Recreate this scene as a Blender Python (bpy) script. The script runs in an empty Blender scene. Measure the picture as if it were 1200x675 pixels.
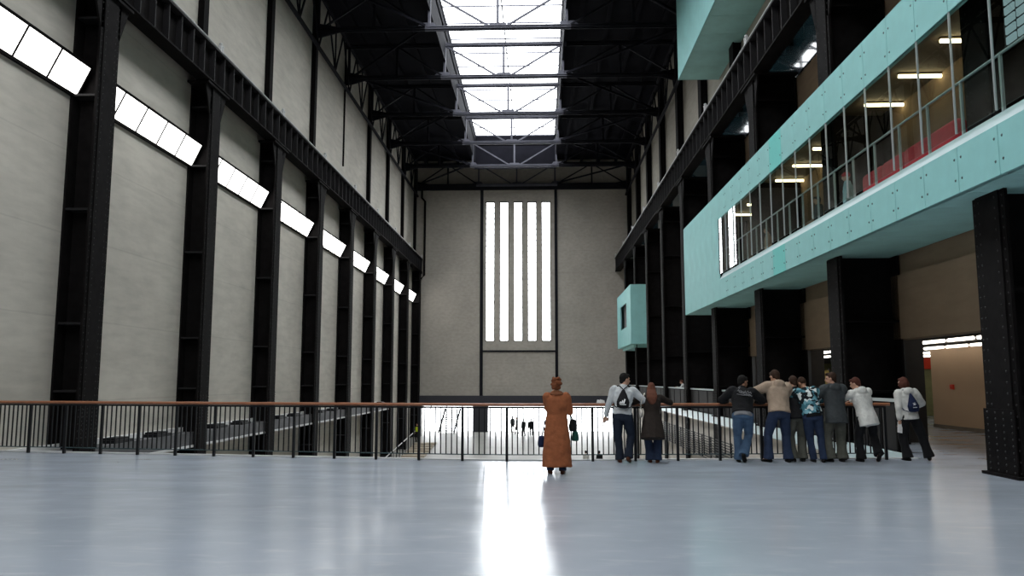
import bpy, bmesh, math, random
from mathutils import Vector, Matrix
random.seed(7)
R = math.radians
SC = bpy.context.scene
COL = SC.collection

# ------------------------------------------------------------------ camera, world, exposure
cam_d = bpy.data.cameras.new('camera'); cam = bpy.data.objects.new('camera', cam_d); COL.objects.link(cam)
cam_d.sensor_width = 36.0; cam_d.lens = 930 / 1200 * 36.0; cam_d.clip_end = 400; cam_d.clip_start = .05
cam.location = (0, 0, 1.65); cam.rotation_euler = (R(90 + 6.62), 0, R(2.03))
SC.camera = cam
W = bpy.data.worlds.new('overcast'); SC.world = W; W.use_nodes = True
W.node_tree.nodes['Background'].inputs[0].default_value = (.80, .88, 1, 1)
W.node_tree.nodes['Background'].inputs[1].default_value = 1.0
VS = SC.view_settings
VS.view_transform = 'Standard'; VS.look = 'None'; VS.gamma = 1; VS.use_curve_mapping = False
VS.exposure = 0.50
SKY_E = 5.2        # skylight panes
END_E = 9.0        # tall end windows
ENT_E = 5.0        # glazed entrance
STRIP_E = 3.2      # light boxes on left wall

# ------------------------------------------------------------------ materials
M = {}
def mat(name, col, rough=.6, metal=0.0, var=0.0, scale=4.0, bump=0.0, bscale=30.0, spec=.5, emis=0.0, stretch=None):
    m = bpy.data.materials.new(name); m.use_nodes = True
    nt = m.node_tree; b = nt.nodes['Principled BSDF']
    b.inputs['Base Color'].default_value = (*col, 1); b.inputs['Roughness'].default_value = rough
    b.inputs['Metallic'].default_value = metal; b.inputs['Specular IOR Level'].default_value = spec
    if emis:
        b.inputs['Emission Color'].default_value = (*col, 1); b.inputs['Emission Strength'].default_value = emis
    if var or bump:
        tc = nt.nodes.new('ShaderNodeTexCoord'); src = tc.outputs['Object']
        if stretch:
            mp = nt.nodes.new('ShaderNodeMapping'); mp.inputs['Scale'].default_value = stretch
            nt.links.new(src, mp.inputs['Vector']); src = mp.outputs['Vector']
    if var:
        n = nt.nodes.new('ShaderNodeTexNoise'); n.inputs['Scale'].default_value = scale; n.inputs['Detail'].default_value = 6
        n.inputs['Roughness'].default_value = .62
        nt.links.new(src, n.inputs['Vector'])
        r = nt.nodes.new('ShaderNodeValToRGB')
        r.color_ramp.elements[0].position = .3; r.color_ramp.elements[1].position = .7
        r.color_ramp.elements[0].color = (*[c * (1 - var) for c in col], 1)
        r.color_ramp.elements[1].color = (*[min(1, c * (1 + var)) for c in col], 1)
        nt.links.new(n.outputs['Fac'], r.inputs['Fac']); nt.links.new(r.outputs['Color'], b.inputs['Base Color'])
    if bump:
        n2 = nt.nodes.new('ShaderNodeTexNoise'); n2.inputs['Scale'].default_value = bscale; n2.inputs['Detail'].default_value = 4
        nt.links.new(src, n2.inputs['Vector'])
        bp = nt.nodes.new('ShaderNodeBump'); bp.inputs['Strength'].default_value = bump; bp.inputs['Distance'].default_value = .02
        nt.links.new(n2.outputs['Fac'], bp.inputs['Height']); nt.links.new(bp.outputs['Normal'], b.inputs['Normal'])
    M[name] = m
    return m
def emit(name, col, s):
    m = bpy.data.materials.new(name); m.use_nodes = True; nt = m.node_tree
    nt.nodes.clear(); e = nt.nodes.new('ShaderNodeEmission'); o = nt.nodes.new('ShaderNodeOutputMaterial')
    e.inputs[0].default_value = (*col, 1); e.inputs[1].default_value = s
    nt.links.new(e.outputs[0], o.inputs[0]); M[name] = m
def plaster(name, col, joints=2.35):
    """painted plaster with cloudy stains, fine trowel relief and faint horizontal day joints"""
    m = mat(name, col, .85, var=.10, scale=.35, bump=.25, bscale=3.0, spec=.2)
    nt = m.node_tree; b = nt.nodes['Principled BSDF']; ramp = [n for n in nt.nodes if n.type == 'VALTORGB'][0]
    tc = [n for n in nt.nodes if n.type == 'TEX_COORD'][0]
    n = nt.nodes.new('ShaderNodeTexNoise'); n.inputs['Scale'].default_value = 2.6; n.inputs['Detail'].default_value = 8
    mp = nt.nodes.new('ShaderNodeMapping'); mp.inputs['Scale'].default_value = (1, .35, 1.6)
    nt.links.new(tc.outputs['Object'], mp.inputs['Vector']); nt.links.new(mp.outputs['Vector'], n.inputs['Vector'])
    sx = nt.nodes.new('ShaderNodeSeparateXYZ'); nt.links.new(tc.outputs['Object'], sx.inputs[0])
    md = nt.nodes.new('ShaderNodeMath'); md.operation = 'MODULO'; md.inputs[1].default_value = joints
    ad = nt.nodes.new('ShaderNodeMath'); ad.operation = 'ADD'; ad.inputs[1].default_value = 100.0
    ns = nt.nodes.new('ShaderNodeMath'); ns.operation = 'MULTIPLY_ADD'; ns.inputs[1].default_value = .06
    nt.links.new(n.outputs['Fac'], ns.inputs[0]); nt.links.new(sx.outputs['Z'], ns.inputs[2])
    nt.links.new(ns.outputs[0], ad.inputs[0]); nt.links.new(ad.outputs[0], md.inputs[0])
    lt = nt.nodes.new('ShaderNodeMath'); lt.operation = 'LESS_THAN'; lt.inputs[1].default_value = .045
    nt.links.new(md.outputs[0], lt.inputs[0])
    mx = nt.nodes.new('ShaderNodeMixRGB'); mx.blend_type = 'MULTIPLY'; mx.inputs[0].default_value = 1
    r2 = nt.nodes.new('ShaderNodeValToRGB'); r2.color_ramp.elements[0].color = (.86, .86, .86, 1); r2.color_ramp.elements[0].position = .3
    r2.color_ramp.elements[1].position = .62
    nt.links.new(n.outputs['Fac'], r2.inputs['Fac'])
    nt.links.new(ramp.outputs['Color'], mx.inputs[1]); nt.links.new(r2.outputs['Color'], mx.inputs[2])
    m2 = nt.nodes.new('ShaderNodeMixRGB'); m2.blend_type = 'MULTIPLY'; m2.inputs[2].default_value = (.90, .90, .90, 1)
    nt.links.new(lt.outputs[0], m2.inputs[0]); nt.links.new(mx.outputs[0], m2.inputs[1])
    nt.links.new(m2.outputs[0], b.inputs['Base Color'])
    return m
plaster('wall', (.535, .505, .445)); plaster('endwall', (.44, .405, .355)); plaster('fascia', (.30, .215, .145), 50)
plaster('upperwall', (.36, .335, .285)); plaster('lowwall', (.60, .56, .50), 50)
mat('steel', (.0075, .0066, .0066), .75, var=.35, scale=3, bump=.12, bscale=14, spec=.06)
mat('steel_edge', (.018, .017, .018), .6, spec=.12)
mat('truss', (.012, .012, .016), .7, var=.3, scale=2, spec=.1)
mat('truss_grey', (.085, .085, .105), .6, var=.2, scale=2, spec=.2)  # lighter than truss; on truss middles the skylight's light is in this colour
mat('roof', (.007, .007, .010), .85, var=.3, scale=1, spec=.05)
mat('rivet', (.020, .019, .019), .5, spec=.25)
mat('ledge', (.10, .10, .105), .7, var=.3, scale=1.5)
mat('pale_trim', (.55, .55, .55), .6)
mat('teal', (.29, .60, .59), .6, var=.07, scale=1.2, spec=.15)
mat('teal_soffit', (.40, .70, .66), .6, var=.10, scale=1.0, spec=.15)  # paler than teal: bounce light off the floor is put into the colour
mat('cyan', (.17, .62, .58), .6, var=.04, scale=1.2, spec=.15)
mat('sill', (.52, .66, .68), .4)
mat('bolt', (.05, .09, .09), .4)
mat('metal_light', (.45, .50, .50), .4, metal=.3)
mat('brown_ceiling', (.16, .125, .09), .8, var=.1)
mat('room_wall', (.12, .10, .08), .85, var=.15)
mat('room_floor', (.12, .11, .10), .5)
mat('red_fabric', (.52, .02, .035), .7, var=.15, scale=8)
mat('foyer_wall', (.46, .31, .19), .7, var=.04, scale=.8)
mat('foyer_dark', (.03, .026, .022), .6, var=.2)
mat('foyer_green', (.34, .34, .16), .6, var=.2, scale=1.5)
mat('red_sign', (.65, .05, .02), .5)
mat('yellow_door', (.55, .42, .12), .5)
mat('wood', (.27, .105, .05), .42, var=.25, scale=6, stretch=(1, 8, 8), spec=.4)
mat('iron', (.006, .0065, .008), .5, spec=.2)
mat('iron_green', (.02, .05, .055), .45)
mat('parapet', (.020, .019, .019), .6, var=.15, scale=1, spec=.08)
mat('stone_steps', (.42, .36, .28), .7, var=.12)
mat('white_paint', (.75, .75, .74), .6)
mat('dark_paint', (.03, .03, .04), .5)
mat('black_glass', (.008, .02, .024), .04, spec=.6)
mat('ramp', (.34, .33, .31), .38, var=.12, scale=.5, spec=.35)
emit('sky_pane', (.93, .97, 1.0), SKY_E); emit('end_pane', (.95, .98, 1.0), END_E)
emit('entrance_pane', (.95, .98, 1.0), ENT_E); emit('strip_pane', (1, .985, .95), STRIP_E)
emit('tube_warm', (1, .78, .46), 9.0); emit('tube_white', (1, .93, .82), 3.6)
emit('screen_grid', (.45, .62, .66), .42)
def floor_mat():
    m = mat('floor', (.36, .40, .46), .14, var=.09, scale=.45, spec=.5)
    nt = m.node_tree; b = nt.nodes['Principled BSDF']; tc = [n for n in nt.nodes if n.type == 'TEX_COORD'][0]
    n = nt.nodes.new('ShaderNodeTexNoise'); n.inputs['Scale'].default_value = 1.1; n.inputs['Detail'].default_value = 7
    mp = nt.nodes.new('ShaderNodeMapping'); mp.inputs['Scale'].default_value = (.6, 1.6, 1)
    nt.links.new(tc.outputs['Object'], mp.inputs['Vector']); nt.links.new(mp.outputs['Vector'], n.inputs['Vector'])
    mr = nt.nodes.new('ShaderNodeMapRange'); mr.inputs[1].default_value = .3; mr.inputs[2].default_value = .7
    mr.inputs[3].default_value = .14; mr.inputs[4].default_value = .24
    nt.links.new(n.outputs['Fac'], mr.inputs[0]); nt.links.new(mr.outputs[0], b.inputs['Roughness'])
    # pale scratches and scuffs
    ramp = [x for x in nt.nodes if x.type == 'VALTORGB'][0]
    n2 = nt.nodes.new('ShaderNodeTexNoise'); n2.inputs['Scale'].default_value = 5; n2.inputs['Detail'].default_value = 10
    mp2 = nt.nodes.new('ShaderNodeMapping'); mp2.inputs['Scale'].default_value = (.35, 1.2, 1); mp2.inputs['Rotation'].default_value = (0, 0, .5)
    nt.links.new(tc.outputs['Object'], mp2.inputs['Vector']); nt.links.new(mp2.outputs['Vector'], n2.inputs['Vector'])
    r2 = nt.nodes.new('ShaderNodeValToRGB'); r2.color_ramp.elements[0].position = .55; r2.color_ramp.elements[1].position = .8
    nt.links.new(n2.outputs['Fac'], r2.inputs['Fac'])
    mx = nt.nodes.new('ShaderNodeMixRGB'); mx.blend_type = 'SCREEN'; mx.inputs[0].default_value = .12
    nt.links.new(ramp.outputs['Color'], mx.inputs[1]); nt.links.new(r2.outputs['Color'], mx.inputs[2])
    nt.links.new(mx.outputs[0], b.inputs['Base Color'])
floor_mat()
def glass_mat():
    m = bpy.data.materials.new('glass'); m.use_nodes = True; nt = m.node_tree; nt.nodes.clear()
    o = nt.nodes.new('ShaderNodeOutputMaterial'); t = nt.nodes.new('ShaderNodeBsdfTransparent'); g = nt.nodes.new('ShaderNodeBsdfGlossy')
    t.inputs[0].default_value = (.80, .86, .84, 1); g.inputs['Roughness'].default_value = .01
    fr = nt.nodes.new('ShaderNodeFresnel'); fr.inputs[0].default_value = 1.45
    mx = nt.nodes.new('ShaderNodeMixShader'); ge = nt.nodes.new('ShaderNodeNewGeometry')
    inv = nt.nodes.new('ShaderNodeMath'); inv.operation = 'SUBTRACT'; inv.inputs[0].default_value = 1; nt.links.new(ge.outputs['Backfacing'], inv.inputs[1])
    mu = nt.nodes.new('ShaderNodeMath'); mu.operation = 'MULTIPLY'; nt.links.new(inv.outputs[0], mu.inputs[0]); nt.links.new(fr.outputs[0], mu.inputs[1])
    nt.links.new(mu.outputs[0], mx.inputs[0])
    nt.links.new(t.outputs[0], mx.inputs[1]); nt.links.new(g.outputs[0], mx.inputs[2]); nt.links.new(mx.outputs[0], o.inputs[0])
    M['glass'] = m
glass_mat()

# ------------------------------------------------------------------ mesh helpers
class MB:
    def __init__(s): s.v = []; s.f = []
    def box(s, x0, x1, y0, y1, z0, z1):
        b = len(s.v)
        s.v += [(x0,y0,z0),(x1,y0,z0),(x1,y1,z0),(x0,y1,z0),(x0,y0,z1),(x1,y0,z1),(x1,y1,z1),(x0,y1,z1)]
        s.f += [tuple(b+i for i in q) for q in ((0,3,2,1),(4,5,6,7),(0,1,5,4),(1,2,6,5),(2,3,7,6),(3,0,4,7))]
        return s
    def bar(s, p0, p1, w, h, up=(0,0,1)):
        p0 = Vector(p0); p1 = Vector(p1); d = (p1-p0).normalized(); u = Vector(up)
        if abs(d.dot(u)) > .99: u = Vector((1,0,0))
        r = d.cross(u).normalized(); u = r.cross(d).normalized(); b = len(s.v)
        for p in (p0, p1):
            for a, c in ((-1,-1),(1,-1),(1,1),(-1,1)): s.v.append(tuple(p + r*a*w/2 + u*c*h/2))
        s.f += [tuple(b+i for i in q) for q in ((0,1,2,3),(7,6,5,4),(0,4,5,1),(1,5,6,2),(2,6,7,3),(3,7,4,0))]
        return s
    def loft(s, rings, n=10, caps=True):
        b = len(s.v)
        for c, u, v in rings:
            c = Vector(c); u = Vector(u); v = Vector(v)
            for i in range(n):
                a = 2*math.pi*i/n; s.v.append(tuple(c + u*math.cos(a) + v*math.sin(a)))
        for k in range(len(rings)-1):
            for i in range(n):
                j = (i+1) % n; s.f.append((b+k*n+i, b+k*n+j, b+(k+1)*n+j, b+(k+1)*n+i))
        if caps:
            s.f.append(tuple(b+i for i in reversed(range(n)))); e = b+(len(rings)-1)*n
            s.f.append(tuple(e+i for i in range(n)))
        return s
    def tube(s, pts, r, n=8):
        pts = [Vector(p) for p in pts]; rings = []
        for i, p in enumerate(pts):
            d = (pts[min(i+1, len(pts)-1)] - pts[max(i-1, 0)]).normalized()
            a = Vector((0,0,1)) if abs(d.z) < .9 else Vector((1,0,0))
            u = d.cross(a).normalized(); v = d.cross(u).normalized()
            rr = r[i] if isinstance(r, (list, tuple)) else r
            rings.append((p, u*rr, v*rr))
        return s.loft(rings, n)
    def limb(s, p0, r0, p1, r1, n=10):
        p0 = Vector(p0); p1 = Vector(p1); d = p1-p0; L = d.length
        d = d.normalized() if L > 1e-6 else Vector((0,0,1))
        a = Vector((0,0,1)) if abs(d.z) < .9 else Vector((0,1,0))
        u = d.cross(a).normalized(); v = d.cross(u).normalized(); rr = []
        for t, k in ((-.95,.3),(-.7,.71),(0,1)): rr.append((p0+d*t*r0, u*r0*k, v*r0*k))
        for t, k in ((0,1),(.7,.71),(.95,.3)): rr.append((p1+d*t*r1, u*r1*k, v*r1*k))
        return s.loft(rr, n)
    def ball(s, c, rx, ry, rz, m=None, n=12, k=8):
        c = Vector(c); rr = []; ux = Vector((1,0,0)); uy = Vector((0,1,0)); uz = Vector((0,0,1))
        if m: ux, uy, uz = m @ ux, m @ uy, m @ uz
        for i in range(k+1):
            a = -math.pi/2*.97 + math.pi*.97*i/k
            rr.append((c + uz*rz*math.sin(a), ux*rx*math.cos(a), uy*ry*math.cos(a)))
        return s.loft(rr, n)
    def prism(s, pts, axis, a, b):
        """polygon given in the plane across axis ('x': (y,z), 'y': (x,z), 'z': (x,y)), extruded a..b"""
        base = len(s.v); n = len(pts)
        for t in (a, b):
            for p, q in pts:
                s.v.append({'x': (t,p,q), 'y': (p,t,q), 'z': (p,q,t)}[axis])
        s.f.append(tuple(base+i for i in reversed(range(n)))); s.f.append(tuple(base+n+i for i in range(n)))
        for i in range(n):
            j = (i+1) % n; s.f.append((base+i, base+j, base+n+j, base+n+i))
        return s
    def mesh(s, name, m, smooth=False):
        me = bpy.data.meshes.new(name); me.from_pydata(s.v, [], s.f)
        bm = bmesh.new(); bm.from_mesh(me); bmesh.ops.recalc_face_normals(bm, faces=bm.faces); bm.to_mesh(me); bm.free()
        me.materials.append(M[m] if isinstance(m, str) else m)
        if smooth:
            for p in me.polygons: p.use_smooth = True
        return me
    def build(s, name, m, parent=None, smooth=False, loc=None):
        return inst(name, s.mesh(name, m, smooth), parent, loc)
def inst(name, me, parent=None, loc=None):
    o = bpy.data.objects.new(name, me); COL.objects.link(o)
    if parent: o.parent = parent
    if loc: o.location = loc
    return o
def tag(o, label=None, cat=None, group=None, kind=None):
    if label: o['label'] = label
    if cat: o['category'] = cat
    if group: o['group'] = group
    if kind: o['kind'] = kind
    return o
def thing(name, label, cat, loc=(0,0,0), rz=0, group=None):
    o = bpy.data.objects.new(name, None); COL.objects.link(o); o.empty_display_size = .2
    o.location = loc; o.rotation_euler = (0,0,rz)
    return tag(o, label, cat, group)
def struct(name, mb, m, label=None):
    return tag(mb.build(name, m), label, None, None, 'structure')
B = lambda *a: MB().box(*a)
ORD = ['nearest', 'second', 'third', 'fourth', 'fifth', 'sixth', 'seventh', 'eighth', 'ninth', 'tenth']

# ------------------------------------------------------------------ layout
BAY = 7.53
def YC(k): return 14.2 + BAY*k           # column centre lines
XL, XR = -13.3, 9.6                       # side wall faces
YE, YB = 82.5, -28.0                      # end wall, wall behind the camera
ZS = 26.0                                 # skylight glass
SX0, SX1 = -6.38, 1.57                     # skylight sides
def rail_y(x): return 16.36 - .029*(x+.7) + .124*math.sqrt((x+.7)**2 + 1.2)
def ramp_z(y): return -4.1 - .0752*max(0, 82.5-y) if y > 20 else -8.8

# ------------------------------------------------------------------ setting
def bridge():
    xs = [XL + i*(8.0-XL)/40 for i in range(41)]
    pts = [(x, rail_y(x)+.22) for x in xs]
    m = MB().prism([(XL, YB), (8.0, YB)] + list(reversed(pts)), 'z', -.55, 0)
    m.box(8.0, 22, YB, YE, -.35, 0)
    struct('floor', m, 'floor', 'polished blue-grey concrete floor of the bridge')
    kerb = MB()
    for (x0, y0), (x1, y1) in zip(pts[:-1], pts[1:]): kerb.bar((x0, y0-.02, .012), (x1, y1-.02, .012), .12, .024)
    struct('trim_1', kerb, 'pale_trim', 'pale edging strip along the open bridge edge')
    tag(B(7.93, 8.0, 17.9, YE, -.32, .05).build('trim_2', M['sill']), 'pale blue-grey slab edge of the side gallery', kind='structure')
bridge()
m = MB().prism([(20, -8.8), (YE+.01, -4.1), (95, -4.1), (95, -9.2), (20, -9.2)], 'x', XL, 8.1); m.box(XL, 8.1, YB, 20, -9.2, -8.8)
struct('ramp', m, 'ramp', 'grey ramp rising to the bright entrance below the bridge')
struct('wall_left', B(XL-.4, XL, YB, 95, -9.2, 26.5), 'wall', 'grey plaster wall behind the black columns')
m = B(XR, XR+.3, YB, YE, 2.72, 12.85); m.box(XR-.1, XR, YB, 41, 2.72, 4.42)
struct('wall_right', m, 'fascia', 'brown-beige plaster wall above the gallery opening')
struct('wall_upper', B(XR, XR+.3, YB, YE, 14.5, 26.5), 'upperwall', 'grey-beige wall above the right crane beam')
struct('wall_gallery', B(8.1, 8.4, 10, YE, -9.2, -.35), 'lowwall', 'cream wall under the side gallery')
m = B(XL-.4, XR+.4, YE, YE+.5, .06, 26.5)
# end wall with five slots: build as pieces round the window slots
m = MB(); WZ0, WZ1 = 5.68, 20.45
slots = []
for i in range(5):
    c = -5.23 + i*1.472; slots.append((c-.47, c+.47))
xs = [XL-.4] + [q for s_ in slots for q in s_] + [XR+.4]
for i in range(0, len(xs), 2): m.box(xs[i], xs[i+1], YE, YE+.6, WZ0, WZ1)
m.box(XL-.4, XR+.4, YE, YE+.6, .06, WZ0); m.box(XL-.4, XR+.4, YE, YE+.6, WZ1, 26.5)
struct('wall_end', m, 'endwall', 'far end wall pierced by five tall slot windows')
for i, (a, b) in enumerate(slots):
    w = tag(B(a, b, YE+.30, YE+.34, WZ0, WZ1).build('window_%d' % (i+1), M['end_pane']), 'tall bright slot window in the far end wall, number %d from the left' % (i+1), kind='structure')
    fr = MB(); fr.box(a, a+.07, YE-.03, YE+.3, WZ0, WZ1); fr.box(b-.07, b, YE-.03, YE+.3, WZ0, WZ1); fr.box(a, b, YE-.03, YE+.3, WZ0, WZ0+.07); fr.box(a, b, YE-.03, YE+.3, WZ1-.07, WZ1)
    fr.build('window_frame', 'steel', w)
    gb = MB()
    for k in range(1, 25): z = WZ0+(WZ1-WZ0)*k/25; gb.box(a+.07, b-.07, YE+.2, YE+.24, z-.022, z+.022)
    gb.build('glazing_bars', 'steel_edge', w)
struct('trim_3', B(-6.27, -5.95, YE-.18, YE, .06, 22.1), 'truss', 'dark steel strip left of the slot windows')
struct('trim_4', B(1.55, 1.85, YE-.18, YE, .06, 22.1), 'truss', 'dark steel strip right of the slot windows')
struct('trim_5', B(-5.95, 1.55, YE-.12, YE, 4.55, 4.72), 'truss', 'dark steel sill bar below the slot windows')
struct('trim_6', B(XL, XR, YE-.35, YE, 21.7, 22.15), 'truss', 'dark beam across the top of the end wall')
struct('trim_7', B(XL, XR, YE-.25, YE+.6, -.85, .06), 'dark_paint', 'dark lintel band above the entrance')
struct('trim_8', B(-7.55, -5.86, 89.3, 90.3, -4.1, .3), 'dark_paint', 'dark pier standing in the entrance')
struct('trim_9', B(XL, -12.3, YE-.1, YE+.6, -4.1, -.85), 'dark_paint', 'dark pier at the left of the entrance')
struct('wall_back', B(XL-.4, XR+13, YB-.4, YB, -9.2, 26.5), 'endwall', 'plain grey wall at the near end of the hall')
# entrance glazing
def entrance():
    w = tag(B(XL, 8.1, 91.0, 91.05, -4.1, .3).build('window_6', M['entrance_pane']), 'bright glazed entrance at the top of the ramp', kind='structure')
    for i in range(12):
        x = XL+.9 + i*1.75; B(x-.03, x+.03, 90.85, 90.98, -4.1, .3).build('mullion', 'metal_light', w)
    B(XL, 8.1, 90.85, 90.98, -1.25, -1.19).build('transom', 'metal_light', w)
    struct('ceiling_entrance', B(XL, 8.1, YE+.6, 91, -.6, -.3), 'white_paint', 'white soffit over the entrance')
    st = thing('staircase', 'small open staircase silhouetted in the entrance glazing', 'staircase', (-10.4, 88.6, -4.1))
    tr = B(-.9, .9, -.14, .14, -.05, .05).mesh('tread', 'iron')
    for k in range(12): inst('tread', tr, st, (.06*k, .05*k, .2+.2*k))
    MB().bar((-.85, 0, 0), (-.2, .6, 2.6), .05, .2).build('stringer', 'truss_grey', st)
    MB().bar((.85, 0, 0), (1.5, .6, 2.6), .05, .2).build('stringer', 'truss_grey', st)
entrance()

# roof and skylight
m = B(XL-.4, SX0, YB, YE+.5, 24.95, 25.3); m.box(SX1, XR+.4, YB, YE+.5, 24.95, 25.3); m.box(SX0, SX1, 77.2, YE+.5, 24.95, 25.3)
m.box(SX0-.1, SX0, YB, 77.2, 23.2, 26.15); m.box(SX1, SX1+.1, YB, 77.2, 23.2, 26.15); m.box(SX0-.1, SX1+.1, 77.2, 77.3, 22.6, 26.15)  # cheeks added round the skylight, hung low to shade the upper walls
struct('ceiling', m, 'roof', 'dark roof deck on both sides of the skylight')
def skylight():
    w = tag(thing('window_7', 'long bright skylight running down the middle of the roof', None), kind='structure')
    gb = MB()
    for x in (SX0+.04, (SX0+SX1)/2, SX1-.04): gb.box(x-.04, x+.04, YB, 77.2, ZS-.12, ZS-.01)
    gb.build('ridge_bar', 'truss_grey', w)
    hw = (SX1-SX0)/4
    y0 = YB
    ys = [YC(k)+d for k in range(-6, 9) for d in (0, BAY/3, 2*BAY/3) if YB < YC(k)+d < 77.2]
    ys = [YB] + ys + [77.2]
    for y in ys[1:-1]: MB().box(SX0, SX1, y-.03, y+.03, ZS-.10, ZS-.01).build('glazing_bar', 'truss_grey', w)
    for a, b in zip(ys[:-1], ys[1:]):
        for c, d in ((SX0, SX0+2*hw), (SX0+2*hw, SX1)):
            B(c+.01, d-.01, a+.01, b-.01, ZS, ZS+.02).build('pane', 'sky_pane', w)
skylight()

# ------------------------------------------------------------------ steel columns
def dome_field(pts, nrm, r=.022):
    mb = MB(); n = Vector(nrm); a = Vector((0,0,1)); u = n.cross(a).normalized(); v = n.cross(u)
    for p in pts:
        p = Vector(p); b = len(mb.v)
        for i in range(6):
            t = math.pi*i/3; mb.v.append(tuple(p + u*r*math.cos(t) + v*r*math.sin(t)))
        mb.v.append(tuple(p + n*r*.7))
        mb.f += [(b+i, b+(i+1) % 6, b+6) for i in range(6)]
    return mb
COLM = {}
def column_meshes(side, D, z0, z1):
    if (side) in COLM: return COLM[side]
    c = {}
    f = B(-.06, 0, -.5, .5, z0, z1); f.box(0, .03, -.36, .36, z0, z1); f.box(-.16, -.06, -.14, -.03, z0, z1); f.box(-.16, -.06, .03, .14, z0, z1)
    c['flange'] = f.mesh('flange', 'steel')
    c['back_flange'] = B(-D, -D+.06, -.45, .45, z0, z1).mesh('back_flange', 'steel')
    c['web'] = B(-D+.06, -.06, -.03, .03, z0, z1).mesh('web', 'steel')
    c['stiffener'] = B(-D+.06, -.06, -.42, .42, -.03, .03).mesh('stiffener', 'steel_edge' if side == 'left' else 'steel')  # right side takes the darker steel, putting its shade into the colour
    hb = MB().prism([(-.5, -1.1), (.5, -1.1), (.95, 0), (-.95, 0)], 'x', -.06, .0)
    hb.box(-D+.1, .12, -1.0, 1.0, 0, .08)
    c['head_bracket'] = hb.mesh('head_bracket', 'steel')
    base = B(0.03, .06, -.44, .44, 0, 1.15); base.box(-D, .12, -.56, .56, 0, .05); base.box(-.4, .03, -.54, -.5, 0, 1.15)
    c['base_plate'] = base.mesh('base_plate', 'steel')
    pts = []; z = max(z0, -4)+.1
    while z < z1-.1:
        for y in (-.43, -.25, .25, .43): pts.append((.03 if abs(y) < .36 else 0, y, z))
        z += .19
    z = .1
    while z < 1.1:
        for y in (-.36, -.12, .12, .36): pts.append((.06, y, z))
        z += .11
    rv = dome_field(pts, (1, 0, 0))
    pts = []; z = max(z0, -4)+.15
    while z < z1-.1:
        pts += [(-.11, -.14, z)]; z += .19
    r2 = dome_field(pts, (0, -1, 0)); b = len(rv.v); rv.v += r2.v; rv.f += [tuple(i+b for i in q) for q in r2.f]
    c['rivets'] = rv.mesh('rivets', 'rivet')
    COLM[side] = c
    return c
def column(side, k, label):
    left = side == 'left'
    D = .80 if left else 1.56; z0 = -8.8; z1 = 12.85
    c = column_meshes(side, D, z0, z1)
    t = thing('steel_column', label, 'column', (-12.5 if left else 8.0, YC(k), 0), 0 if left else math.pi, 'black steel columns along the hall')
    for n in ('flange', 'back_flange', 'web'): inst(n, c[n], t)
    inst('head_bracket', c['head_bracket'], t, (0, 0, z1-.08))
    if not left: inst('base_plate', c['base_plate'], t)
    for z in (-4.6, -1.9, 1.35, 3.2, 6.4, 9.7, 12.0): inst('stiffener', c['stiffener'], t, (0, 0, z))
    tag(inst('rivets', c['rivets'], t), kind='stuff')
    return t
for k in range(1, 10):
    column('left', k, '%s black riveted steel column along the left grey wall' % ('ninth and farthest' if k == 9 else ORD[k-1]))
for k in range(0, 9):
    column('right', k, ['massive black riveted column at the right edge standing on the bridge floor', 'second black riveted column on the right, behind the woman with the white handrail coat'.replace('woman with the white handrail coat', 'women in white jackets'), 'third black riveted column on the right, behind the patterned jacket', 'fourth black riveted column on the right, behind the black printed jacket', 'fifth black steel column on the right, just past the big teal box'][k] if k < 5 else '%s black steel column along the right wall, counted from the camera' % ('ninth and farthest' if k == 8 else ORD[k]))

# ------------------------------------------------------------------ crane beams
def crane_beam(side, label):
    left = side == 'left'; s = 1 if left else -1; x0 = -12.5 if left else 8.0
    y0, y1 = (YC(0), YE) if left else (YC(-1), YE)
    t = thing('crane_beam', label, 'beam', (x0, 0, 12.9), 0, 'crane rail beams')
    m = MB()
    def bx(a, b, *q): return B(min(a*s, b*s), max(a*s, b*s), *q)
    bx(-.16, -.11, y0, y1, .05, 1.4).build('web', 'steel', t)
    bx(-.42, .14, y0, y1, 0, .06).build('bottom_flange', 'steel', t)
    bx(-.42, .16, y0, y1, 1.36, 1.43).build('top_flange', 'steel_edge', t)
    bx(-.2, -.1, y0, y1, 1.43, 1.56).build('crane_rail', 'steel_edge', t)
    a = min(-.11*s, .10*s); b = max(-.11*s, .10*s)
    st = B(a, b, -.025, .025, .06, 1.36).mesh('stiffener', 'steel_edge')
    y = y0+.47
    while y < y1:
        inst('stiffener', st, t, (0, y, 0)); y += BAY/8
    tube = MB().tube([(.12*s, y0, 1.5), (.12*s, y1, 1.5)], .03); tube.build('conduit', 'pale_trim', t, True)
    for k in range(0 if left else -1, 10):
        c = MB()
        c.box(.10*s-.06, .10*s+.06, YC(k)-.10, YC(k)-.02, 1.43, 1.72); c.box(.10*s-.06, .10*s+.06, YC(k)+.05, YC(k)+.13, 1.43, 1.66)
        c.ball((.12*s, YC(k)-.06, 1.75), .07, .07, .06); c.ball((.12*s, YC(k)+.09, 1.69), .07, .07, .06)
        c.build('rail_clip', 'pale_trim', t)
crane_beam('left', 'black riveted crane beam resting on the left-hand columns')
crane_beam('right', 'black riveted crane beam resting on the right-hand columns')

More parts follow.
